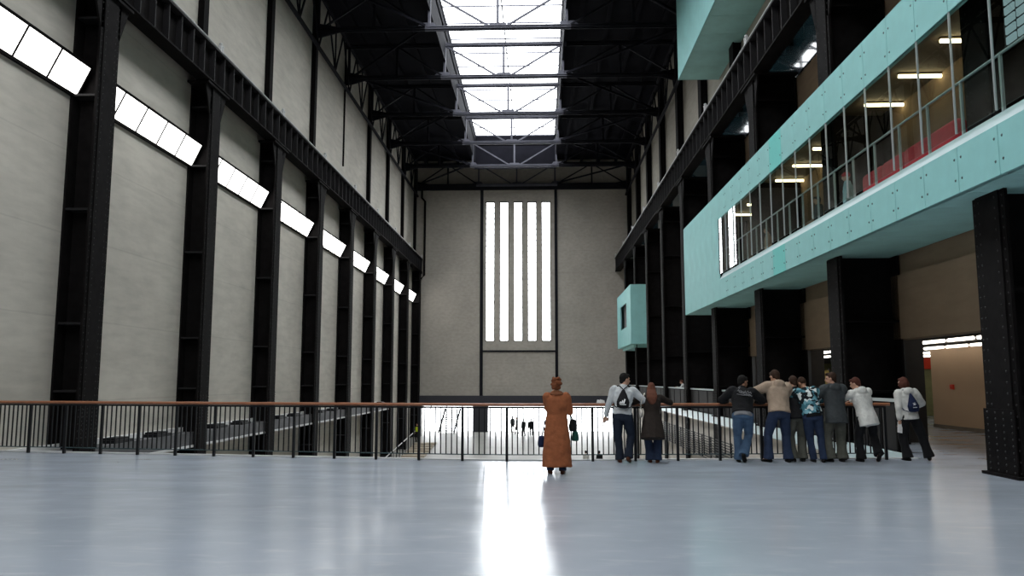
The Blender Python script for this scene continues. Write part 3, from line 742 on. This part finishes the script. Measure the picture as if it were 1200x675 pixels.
def person(label, loc, rz, h=1.72, lean=0, side=0, twist=0, hip=(0,0), feet=((-.11,0,0,0,0),(.11,0,0,0,0)), hands=((-.24,.06,.80),(.24,.06,.80)), pole=((-.6,-1,-.2),(.6,-1,-.2)),
           head=(0,0,0), skin='skin', hair=('short','hair_brown'), top='black_cloth', hem=.86, bulk=.0, flare=.0, sleeve_r=1.0, bottom='jean', leg_r=1.0, shoes='shoe', hood=None, detail=True, extras=(), group=None, cat='person', short_cuff=False):
    s = h/1.72; t = thing('person', label, cat, loc, rz, group); t.scale = (s, s, s)
    vox = .0125 if detail else .022
    hands = [Vector(q)/s for q in hands]
    P0 = Vector((hip[0], hip[1], .93))
    RT = Matrix.Rotation(R(twist), 3, 'Z') @ Matrix.Rotation(R(side), 3, 'Y') @ Matrix.Rotation(R(-lean), 3, 'X')
    def T(x, y, z): return P0 + RT @ (Vector((x, y, z-.93)))
    ux = RT @ Vector((1,0,0)); uy = RT @ Vector((0,1,0))
    def ring(z, rx, ry, y=0): return (T(0, y, z), ux*rx, uy*ry)
    # joints
    hipj = [P0+Vector((sg*.095, 0, -.02)) for sg in (-1, 1)]
    ank = []; knee = []; toes = []
    for i in (0, 1):
        fx, fy, fz, yaw, pit = feet[i]; ya = R(yaw); fd = Vector((-math.sin(ya), math.cos(ya), 0))
        a = Vector((fx, fy, fz+.085)); a += Vector((0, 0, math.sin(R(pit))*.14)); k, a2 = ik(hipj[i], a, .435, .415, (fd.x*1+(-.15 if i == 0 else .15), fd.y, .1)); ank.append(a2); knee.append(k); toes.append((fd, pit))
    sh = [T(sg*.175, -.01, 1.405) for sg in (-1, 1)]; el = []; wr = []
    for i in (0, 1):
        e, w = ik(sh[i], hands[i], .29, .255, pole[i]); el.append(e); wr.append(w)
    neck = T(0, -.005, 1.455)
    HR = RT @ Matrix.Rotation(R(lean*.75), 3, 'X') @ Matrix.Rotation(R(head[0]), 3, 'Z') @ Matrix.Rotation(R(-head[1]), 3, 'X') @ Matrix.Rotation(R(head[2]), 3, 'Y')
    hc = neck + RT @ Vector((0, .012, .06)) + HR @ Vector((0, .025, .095))
    def Hd(x, y, z): return hc + HR @ Vector((x, y, z))
    # ---- body: one continuous mesh
    b = MB()
    b.loft([ring(.84, .12, .09), ring(.92, .160, .105), ring(1.06, .135, .09), ring(1.22, .150, .10), ring(1.36, .165, .092), ring(1.43, .10, .07), ring(1.46, .055, .055)], 14)
    b.limb(neck, .055, hc+HR @ Vector((0, -.01, -.04)), .052)
    b.ball(Hd(0, -.012, .022), .074, .095, .098, HR, 14, 10); b.ball(Hd(0, .028, -.045), .052, .062, .070, HR, 12, 8)
    b.limb(Hd(0, .088, .0), .010, Hd(0, .104, -.028), .014, 8); b.limb(Hd(-.022, .085, -.062), .008, Hd(.022, .085, -.062), .008, 6)
    b.limb(Hd(-.045, .078, .026), .010, Hd(.045, .078, .026), .010, 6)
    for sg in (-1, 1): b.ball(Hd(sg*.078, -.005, -.012), .010, .020, .032, HR, 8, 6)
    for i, sg in enumerate((-1, 1)):
        b.limb(sh[i], .055, el[i], .040); b.limb(el[i], .040, wr[i], .027)
        b.limb(hipj[i], .085, knee[i], .055); b.limb(knee[i], .054, ank[i], .038)
        fd, pit = toes[i]; dn = Vector((0, 0, -math.tan(R(pit)))) ; b.limb(ank[i]+Vector((0,0,-.04)), .032, ank[i]+fd*.12+dn*.12+Vector((0,0,-.05)), .026)
        # hand
        fwd = (wr[i]-el[i]).normalized(); dwn = Vector((0,0,-1)) if abs(fwd.z) < .8 else Vector((0,1,0))
        sd = fwd.cross(dwn).normalized(); dwn = sd.cross(fwd).normalized()*-1 if False else (dwn-fwd*dwn.dot(fwd)).normalized()
        pc = wr[i]+fwd*.055
        b.loft([(wr[i]+fwd*.0, sd*.024, dwn*.020), (pc, sd*.038, dwn*.016), (wr[i]+fwd*.095, sd*.038, dwn*.014)], 10)
        if detail:
            for j, (o, l) in enumerate(((-.028, .062), (-.0095, .072), (.0095, .068), (.028, .054))):
                q0 = wr[i]+fwd*.09+sd*o; q1 = q0+fwd*l*.5+dwn*.012; q2 = q1+fwd*l*.35+dwn*.028; q3 = q2+fwd*l*.1+dwn*.022
                b.limb(q0, .0105, q1, .0095, 6); b.limb(q1, .0095, q2, .009, 6); b.limb(q2, .009, q3, .008, 6)
            si = -1 if (sd.x*sg > 0) else 1
            q0 = wr[i]+fwd*.03+sd*si*.03; q1 = q0+fwd*.035+sd*si*.022; q2 = q1+fwd*.03+dwn*.01
            b.limb(q0, .013, q1, .011, 6); b.limb(q1, .011, q2, .009, 6)
        else: b.limb(pc, .03, wr[i]+fwd*.14+dwn*.03, .02)
    skinned(b, 'body', skin, t, vox if not detail else .0105, 2)
    if detail:
        for sg in (-1, 1): MB().ball(Hd(sg*.031, .079, .008), .012, .008, .008, HR, 8, 6).build('eye', 'hair_black', t, True)
    # ---- trousers
    b = MB(); lr = leg_r
    b.loft([ring(.80, .13, .10), ring(.90, .178, .132, -.012), ring(.98, .168, .12), ring(1.06, .15, .108)], 14)
    for i in (0, 1):
        a = ank[i]+Vector((0, 0, -.03))
        b.limb(hipj[i]+Vector((0, -.012, .0)), .108, knee[i].lerp(hipj[i], .5), .096*(.5+.5*lr)); b.limb(knee[i].lerp(hipj[i], .5), .096*(.5+.5*lr), knee[i], .074*lr); b.limb(knee[i], .074*lr, a.lerp(knee[i], .25), .068*lr)
        d = (knee[i]-a).normalized(); x = Vector((1,0,0)); x = (x-d*x.dot(d)).normalized(); y = d.cross(x); f = .068*lr if lr <= 1.05 else .085*lr
        b.loft([(a, x*f, y*f*1.15), (a.lerp(knee[i], .12), x*f*.97, y*f*1.08), (a.lerp(knee[i], .5), x*.068*lr, y*.070*lr)], 12)
    skinned(b, 'trousers', bottom, t, vox, 3, .022)
    # ---- shoes
    for i in (0, 1):
        fd, pit = toes[i]; a = ank[i]; c = math.cos(R(pit)); sn = math.sin(R(pit)); f3 = Vector((fd.x*c, fd.y*c, -sn)); up = Vector((fd.x*sn, fd.y*sn, c)); sd = f3.cross(up)
        b = MB(); base = a-up*.06
        b.loft([(base-f3*.075, up*.020, sd*.022), (base-f3*.06, up*.036, sd*.034), (base+f3*.02, up*.036, sd*.040), (base+f3*.12-up*.004, up*.028, sd*.046), (base+f3*.165-up*.008, up*.018, sd*.032)], 12)
        b.limb(a-up*.03-f3*.01, .042, a+up*.02-f3*.01, .044)
        b.build('shoe', shoes, t, True)
    # ---- upper garment
    b = MB(); k = bulk
    rows = [ring(hem, .176+k+flare, .135+k+flare*.9, -.012)]
    if hem < .80: rows += [ring((hem+.95)/2, .178+k+flare*.55, .136+k+flare*.5, -.012)]
    rows += [ring(.99, .172+k+flare*.15, .130+k), ring(1.08, .162+k*1.2, .120+k*1.1), ring(1.22, .178+k, .132+k, -.008), ring(1.34, .192+k, .126+k, -.010), ring(1.42, .150+k*.6, .095+k*.5, -.008), ring(1.475, .078, .074)]
    b.loft(rows, 18)
    for i in (0, 1):
        r = sleeve_r; b.limb(sh[i]+RT @ Vector((0, 0, -.005)), .082*r+k*.4, el[i], .063*r+k*.3); b.limb(el[i], .063*r+k*.3, wr[i].lerp(el[i], .08 if not short_cuff else .35), .047*r+k*.2)
    if hood:
        b.ball(T(0, -.105-k*.6, 1.425), .115, .065, .085, RT, 12, 8); b.limb(T(-.09, -.03, 1.47), .038, T(.09, -.03, 1.47), .038)
    else: b.loft([ring(1.45, .085, .08, -.005), ring(1.50, .074, .072, -.008)], 12)
    skinned(b, 'coat' if hem < .8 else 'jacket', top, t, vox*1.1, 3, .03)
    # ---- hair
    st, hm = hair; b = MB()
    if st != 'none':
        if st == 'shaved': b.ball(Hd(0, -.020, .030), .077, .094, .096, HR, 14, 9)
        else:
            b.ball(Hd(0, -.026, .036), .084, .096, .100, HR, 14, 9); b.ball(Hd(0, .05, .085), .06, .045, .035, HR, 10, 6); b.ball(Hd(0, -.075, -.03), .062, .035, .055, HR, 10, 6)
        if st == 'curly':
            random.seed(3)
            for _ in range(46):
                a = random.uniform(0, 6.28); z = random.uniform(-.075, .12); rr = math.sqrt(max(.05, 1-(z/.15)**2)); y = -.03+math.sin(a)*.10*rr
                if y > .05 and z < .05: continue
                b.ball(Hd(math.cos(a)*.088*rr, y, .02+z), .028, .028, .028, None, 8, 5)
        if st == 'bob':
            b.ball(Hd(0, -.045, -.02), .100, .085, .105, HR, 14, 9)
            for sg in (-1, 1): b.ball(Hd(sg*.078, .005, -.03), .026, .06, .08, HR, 8, 6)
        if st == 'long':
            b.ball(Hd(0, -.045, -.02), .098, .080, .115, HR, 14, 9)
            b.loft([(Hd(0, -.05, -.02), HR @ Vector((.092,0,0)), HR @ Vector((0,.06,0))), (T(0, -.115, 1.47), ux*.115, uy*.055), (T(0, -.150, 1.38), ux*.12, uy*.045), (T(0, -.150, 1.28), ux*.085, uy*.035), (T(0, -.145, 1.22), ux*.03, uy*.02)], 14)
        if st == 'cap':
            b = MB(); b.ball(Hd(0, -.012, .045), .088, .104, .092, HR, 14, 9); b.limb(Hd(-.04, .09, .05), .02, Hd(.04, .09, .05), .02)
        skinned(b, 'hair' if st != 'cap' else 'cap', hm, t, .011 if detail else .02, 2, .012 if st != 'shaved' else 0)
    for fn in extras: fn(t, T, RT, dict(sh=sh, el=el, wr=wr, ux=ux, uy=uy, s=s, k=k))
    return t

def drawstring_bag(color, mark):
    def f(t, T, RT, J):
        y = -.135-J['k']; ux, uy = J['ux'], J['uy']; b = MB()
        b.loft([(T(0, y-.045, .99), ux*.05, uy*.02), (T(0, y-.055, 1.01), ux*.115, uy*.045), (T(0, y-.06, 1.12), ux*.125, uy*.06), (T(0, y-.045, 1.24), ux*.085, uy*.045), (T(0, y-.025, 1.34), ux*.04, uy*.028), (T(0, y-.01, 1.385), ux*.014, uy*.014)], 14)
        bag = skinned(b, 'backpack', color, t, .012, 3, .012)
        for sg in (-1, 1):
            MB().tube([T(sg*.012, y-.01, 1.385), T(sg*.075, -.10-J['k'], 1.45), T(sg*.11, -.02, 1.485), T(sg*.145, .07+J['k']*.5, 1.42), T(sg*.185, .03, 1.22), T(sg*.16, -.10, 1.05), T(sg*.11, y-.04, 1.01)], .010, 6).build('strap', color, bag, True)
        lg = MB(); yy = y-.128
        if mark == 'triangle':
            for j, hgt in enumerate((.035, .062, .088)):
                x0 = -.058+j*.036; lg.bar(T(x0, yy+.014-.004*j, 1.07), T(x0+.022, yy+.014, 1.07+hgt), .006, .026, up=tuple(RT @ Vector((1,0,0))))
            lg.bar(T(-.06, yy+.016, 1.052), T(.06, yy+.016, 1.052), .006, .014)
        else:
            for j in range(5):
                a = j*1.256; lg.tube([T(0, yy+.012, 1.15), T(.035*math.cos(a), yy+.016, 1.15+.04*math.sin(a))], .006, 5)
            lg.bar(T(-.04, yy+.012, 1.085), T(.04, yy+.012, 1.085), .005, .014)
        lg.build('logo', 'logo', bag)
    return f
def back_print(t, T, RT, J):
    random.seed(11); y = -.150-J['k']; b = MB()
    for j in range(16):
        x = -.11+.016*j; z = 1.32-.004*j+.03*math.sin(j*1.9); b.tube([T(x, y-.004, z), T(x+.022, y-.010, z+.030*math.cos(j*2.3)), T(x+.036, y-.008, z-.022)], .007, 5)
    b.tube([T(-.12, y, 1.26), T(0, y-.012, 1.235), T(.13, y-.004, 1.25)], .006, 5); b.tube([T(-.07, y-.004, 1.37), T(-.09, y, 1.40), T(-.05, y+.004, 1.41)], .007, 5)
    b.build('printed_emblem', 'print_grey', t)
def shirt_tail(color, z):
    def f(t, T, RT, J):
        ux, uy = J['ux'], J['uy']
        skinned(MB().loft([(T(0, -.012, z-.05), ux*.185, uy*.142), (T(0, -.012, z+.06), ux*.185, uy*.142)], 16), 'shirt_hem', color, t, .013, 2, .01)
    return f
def shoulder_bag(color, sg, zdrop, size, strap):
    def f(t, T, RT, J):
        x = sg*(.235+J['k']); ux, uy = J['ux'], J['uy']; b = MB()
        b.loft([(T(x, -.09, zdrop-size), ux*.035, uy*size*.9), (T(x, -.09, zdrop-size*.4), ux*.05, uy*size*1.1), (T(x, -.09, zdrop+size*.3), ux*.04, uy*size*.85), (T(x, -.09, zdrop+size*.5), ux*.015, uy*size*.6)], 12)
        g = skinned(b, 'handbag', color, t, .012, 3, .01)
        MB().tube([T(x, -.09-size*.7, zdrop+size*.3), T(x-.02*sg, -.13-J['k'], 1.30), T(sg*.15, -.06, 1.49), T(sg*.16, .03, 1.49), T(x-.01*sg, .10+J['k'], 1.30), T(x, -.09+size*.7, zdrop+size*.3)], .012, 6).build('strap', strap, g, True)
    return f
def front_collar(color):
    def f(t, T, RT, J):
        ux, uy = J['ux'], J['uy']
        skinned(MB().loft([(T(0, -.03, 1.43), ux*.13, uy*.105), (T(0, -.02, 1.47), ux*.125, uy*.10), (T(0, -.012, 1.51), ux*.085, uy*.08)], 16), 'collar', color, t, .012, 2, .02)
    return f
def arm_bag(color, i, drop, size, dx=0):
    def f(t, T, RT, J):
        p = J['el'][i].lerp(J['wr'][i], .55); c = p+Vector((dx, 0, -drop)); b = MB()
        b.loft([(c+Vector((0, 0, -size)), Vector((size*.55, 0, 0)), Vector((0, size*.9, 0))), (c+Vector((0, 0, -size*.5)), Vector((size*.62, 0, 0)), Vector((0, size*1.05, 0))), (c+Vector((0, 0, size*.5)), Vector((size*.5, 0, 0)), Vector((0, size*.95, 0))), (c+Vector((0, 0, size*.75)), Vector((size*.25, 0, 0)), Vector((0, size*.8, 0)))], 12)
        g = skinned(b, 'handbag', color, t, .013, 3, .015)
        MB().tube([c+Vector((0, -size*.6, size*.6)), p+Vector((0, -.05, .02)), p+Vector((0, 0, .06)), p+Vector((0, .05, .02)), c+Vector((0, size*.6, size*.6))], .010, 6).build('handle', color, g, True)
    return f
def held_paper(i):
    def f(t, T, RT, J):
        d = (J['wr'][i]-J['el'][i]).normalized(); p = J['wr'][i]+d*.10
        b = MB(); b.prism([(-.055, -.17), (.045, -.19), (.06, .02), (-.04, .05)], 'y', -.004, .004); b.prism([(-.02, -.15), (.07, -.12), (.05, .05), (-.03, .03)], 'y', .010, .016)
        o = b.build('leaflet', 'paper', t); o.location = p
    return f
def vest(color):
    def f(t, T, RT, J):
        ux, uy = J['ux'], J['uy']; k = J['k']+.02
        skinned(MB().loft([(T(0, -.01, .95), ux*(.185+k), uy*(.145+k)), (T(0, -.01, 1.2), ux*(.185+k), uy*(.14+k)), (T(0, -.01, 1.40), ux*(.17+k), uy*(.11+k))], 14), 'safety_vest', color, t, .02, 2)
    return f

FR = lambda x: rail_y(x)
# woman in the long brown coat
person('woman with auburn curls in an ankle-length rust-brown coat, alone in front of the railing', (.29, 14.4, 0), 0, 1.66, lean=2, feet=((-.12,.02,0,8,0),(.10,-.04,0,-6,0)), hands=((-.07,.24,1.36),(.20,.26,1.06)), pole=((-.45,-.5,-1),(.4,-.6,-1)),
       hair=('curly','hair_red'), top='coat_brown', hem=.13, bulk=.022, flare=.085, sleeve_r=1.0, bottom='jean', shoes='boot', short_cuff=True, extras=(front_collar('fur'), arm_bag('black_cloth', 1, .22, .13, .08), arm_bag('green_bag', 1, .42, .11, .12), arm_bag('navy', 0, .72, .12, -.17)))
# man with black drawstring bag
person('man in a pale grey hoodie with a black drawstring bag, looking right over the railing', (1.66, FR(1.66)-.30, 0), R(-6), 1.80, lean=15, side=3, hip=(0,-.05), feet=((-.06,.10,0,5,0),(.10,-.02,0,-12,18)), hands=((-.36,.12,.86),(.36,.36,1.20)), pole=((-.5,-1,0),(.8,-.7,-.4)),
       head=(-62,0,0), hair=('short','hair_black'), top='hoodie', hem=.90, bulk=.012, bottom='jean_dark', leg_r=1.08, shoes='boot', extras=(drawstring_bag('black_cloth', 'triangle'),))
# woman with long hair
person('woman with long red-brown hair in a flared dark brown coat with a white shoulder bag', (2.26, FR(2.26)-.30, 0), R(-4), 1.60, lean=13, hip=(0,-.05), feet=((-.05,.06,0,4,0),(.09,0,0,-8,0)), hands=((-.30,.40,1.22),(.36,.38,1.22)), pole=((-1,-.4,-.5),(1,-.4,-.5)),
       head=(-8,8,0), hair=('long','hair_long'), top='coat_dark', hem=.50, bulk=.012, flare=.085, bottom='jean', leg_r=1.25, shoes='boot', extras=(shoulder_bag('bag_white', -1, 1.08, .12, 'bag_white'),))
# man in the black printed jacket
person('man in blue jeans and a black jacket with a grey emblem on its back', (4.10, FR(4.10)-.34, 0), R(-8), 1.80, lean=26, side=3, hip=(.0,-.12), feet=((-.08,.06,0,0,0),(.0,-.10,.0,-14,38)), hands=((-.26,.40,1.20),(.34,.42,1.20)), pole=((-1,-.5,-.4),(1,-.5,-.4)),
       head=(-55,4,0), skin='skin_tan', hair=('short','hair_black'), top='black_cloth', hem=.93, bulk=.03, sleeve_r=1.15, bottom='jean_mid', leg_r=1.12, extras=(back_print, shirt_tail('print_grey', .91)))
# man in beige
person('tall man in a beige hooded jacket and blue jeans leaning left on the railing', (4.84, FR(4.84)-.34, 0), R(6), 1.88, lean=16, side=4, hip=(.0,-.06), feet=((-.19,.04,0,25,0),(.16,-.02,0,-10,0)), hands=((-.40,.36,1.21),(.22,.44,1.20)), pole=((-1,-.3,.2),(1,-.5,-.5)),
       head=(18,18,0), hair=('short','hair_brown'), top='beige', hem=.90, bulk=.032, sleeve_r=1.18, hood=True, bottom='jean', leg_r=1.12)
# person in black between
person('person in a black jacket and grey-brown trousers half hidden behind the beige jacket', (5.27, FR(5.27)-.22, 0), R(0), 1.74, lean=12, hip=(0,-.04), feet=((-.09,.02,0,5,0),(.09,0,0,-5,0)), hands=((-.2,.42,1.20),(.2,.42,1.20)), pole=((-1,-.5,-.5),(1,-.5,-.5)),
       head=(10,15,0), hair=('short','hair_brown'), top='black_cloth', hem=.84, bulk=.02, bottom='cargo', leg_r=1.15)
# boy in the patterned jacket
person('boy with a shaved head in a teal and white patterned jacket at the railing', (5.53, FR(5.53)-.36, 0), R(4), 1.75, lean=18, side=-6, hip=(-.02,-.08), feet=((.02,.02,0,-10,0),(.18,-.06,0,-20,0)), hands=((-.28,.44,1.21),(.20,.44,1.21)), pole=((-1,-.5,-.4),(1,-.5,-.4)),
       head=(28,16,0), skin='skin_tan', hair=('shaved','hair_brown'), top='camo', hem=.93, bulk=.038, sleeve_r=1.2, bottom='jean', leg_r=1.02, extras=(shirt_tail('black_cloth', .92),))
# man in dark grey jacket
person('man in a dark grey jacket and grey cargo trousers, face in profile to the left', (6.02, FR(6.02)-.34, 0), R(6), 1.80, lean=6, hip=(0,-.04), feet=((-.12,0,0,14,0),(.12,0,0,-12,0)), hands=((-.30,.36,1.20),(.10,.42,1.20)), pole=((-1,-.4,-.5),(1,-.5,-.5)),
       head=(62,2,0), hair=('short','hair_brown'), top='grey_cloth', hem=.74, bulk=.03, flare=.012, sleeve_r=1.18, hood=True, bottom='cargo', leg_r=1.3)
# woman in white leaning
person('woman in a white hooded jacket bending left over the railing, one heel raised', (6.62, FR(6.62)-.38, 0), R(12), 1.72, lean=15, side=-6, hip=(.0,-.08), feet=((-.08,.04,0,0,0),(.20,-.14,0,-16,42)), hands=((-.34,.46,1.21),(.06,.52,1.21)), pole=((-1,-.4,-.2),(1,-.5,-.5)),
       head=(42,10,0), hair=('short','hair_auburn'), top='white_cloth', hem=.72, bulk=.022, flare=.008, sleeve_r=1.12, hood=True, bottom='black_cloth', leg_r=1.15)
# woman with navy bag
person('woman in a white jacket with a navy drawstring bag, holding a leaflet', (7.68, FR(7.68)-.22, 0), R(5), 1.70, lean=5, side=-3, hip=(-.03,0), feet=((-.10,.02,0,12,0),(.32,-.06,0,-30,0)), hands=((-.26,-.02,.83),(.20,.26,1.05)), pole=((-.7,-1,0),(1,-.7,-.2)),
       head=(30,6,0), hair=('bob','hair_auburn'), top='white_cloth', hem=.85, bulk=.014, hood=True, sleeve_r=1.08, bottom='black_cloth', leg_r=1.25, extras=(drawstring_bag('navy', 'burst'), held_paper(0)))
# leaflet lying on handrail beside the man
lf = MB(); lf.prism([(-.09, 0), (.0, .0), (.01, .06), (-.07, .075)], 'y', -.02, -.012); lf.prism([(-.03, 0), (.09, .0), (.08, .055), (-.01, .08)], 'y', .005, .013)
tag(lf.build('folded_leaflet', M['paper'], None, False, (1.24, FR(1.24), 1.178)), 'white folded leaflet standing on the wooden handrail left of the grey hoodie', 'leaflet')
# far figures
G = 'visitors at the entrance'
for lab, x, y, rz, tp in (('dark figure standing in the entrance, right of the pair', -.95, 83.5, 0, 'black_cloth'), ('dark figure striding in the entrance, left of the pair', -1.75, 83.2, 30, 'black_cloth'),
                          ('dark figure farther inside the entrance, second from the left', -2.55, 87.0, 80, 'grey_cloth'), ('dark figure farthest left of the entrance group', -3.1, 89.0, 200, 'grey_cloth')):
    person(lab, (x, y, ramp_z(y)), R(rz), 1.75, feet=((-.1,.12,0,0,0),(.1,-.12,0,0,10)), detail=False, top=tp, bottom='black_cloth', group=G)
for lab, x, tp, hr in (('person in a white top climbing the ramp, only the head showing over the bridge edge', 3.35, 'white_cloth', 'hair_black'), ('person in black climbing the ramp, right of the one in white', 4.35, 'black_cloth', 'hair_black')):
    person(lab, (x*63/60, 63.0, ramp_z(63)), R(20), 1.75, feet=((-.1,.15,0,0,0),(.1,-.12,-.02,0,10)), detail=False, top=tp, bottom='black_cloth', hair=('short', hr))
person('attendant in a yellow high-visibility vest beside the ramp on the left', (-12.0, 78.0, ramp_z(78)+.12), R(150), 1.78, detail=False, top='black_cloth', bottom='black_cloth', extras=(vest('hivis'),))
person('visitor with reddish hair leaning on the far gallery parapet', (8.62, 70.5, 0), R(80), 1.72, lean=16, hip=(0,-.1), hands=((-.2,.42,1.22),(.2,.42,1.22)), detail=False, top='black_cloth', hair=('short','hair_auburn'), bottom='black_cloth')
person('visitor in a pale top leaning on the gallery parapet left of the big teal box', (8.72, 49.0, 0), R(80), 1.68, lean=20, hip=(0,-.1), hands=((-.2,.42,1.22),(.2,.42,1.22)), detail=False, top='hoodie', hair=('short','hair_auburn'), bottom='black_cloth')
person('dark-clothed visitor standing in the foyer between the right columns', (12.4, 34.0, 0), R(60), 1.74, detail=False, top='navy', bottom='black_cloth', hair=('short','hair_black'))
person('visitor in dark red standing in the foyer beside the tan partition', (13.0, 28.6, 0), R(100), 1.72, detail=False, top='black_cloth', bottom='black_cloth', hair=('short','hair_auburn'))
# inside the teal box
person('person in a red cap behind the strip window left of the red armchairs', (8.05, 20.6, 5.3), R(60), 1.75, detail=False, top='cloth_teal', bottom='jean', hair=('cap','red_cloth'))
person('dark-clothed person behind the strip window, left of the one in the red cap', (8.25, 23.4, 5.3), R(90), 1.75, detail=False, top='grey_cloth', bottom='jean', hair=('short','hair_black'))
person('fair-haired person behind the strip window at the near end of the red armchairs', (9.1, 17.7, 5.3), R(170), 1.62, detail=False, top='black_cloth', bottom='black_cloth', hair=('bob','hair_blond'))
person('person in pale clothes behind the strip window near its left end', (8.1, 28.1, 5.3), R(70), 1.75, detail=False, top='beige', bottom='cargo', hair=('short','hair_brown'))
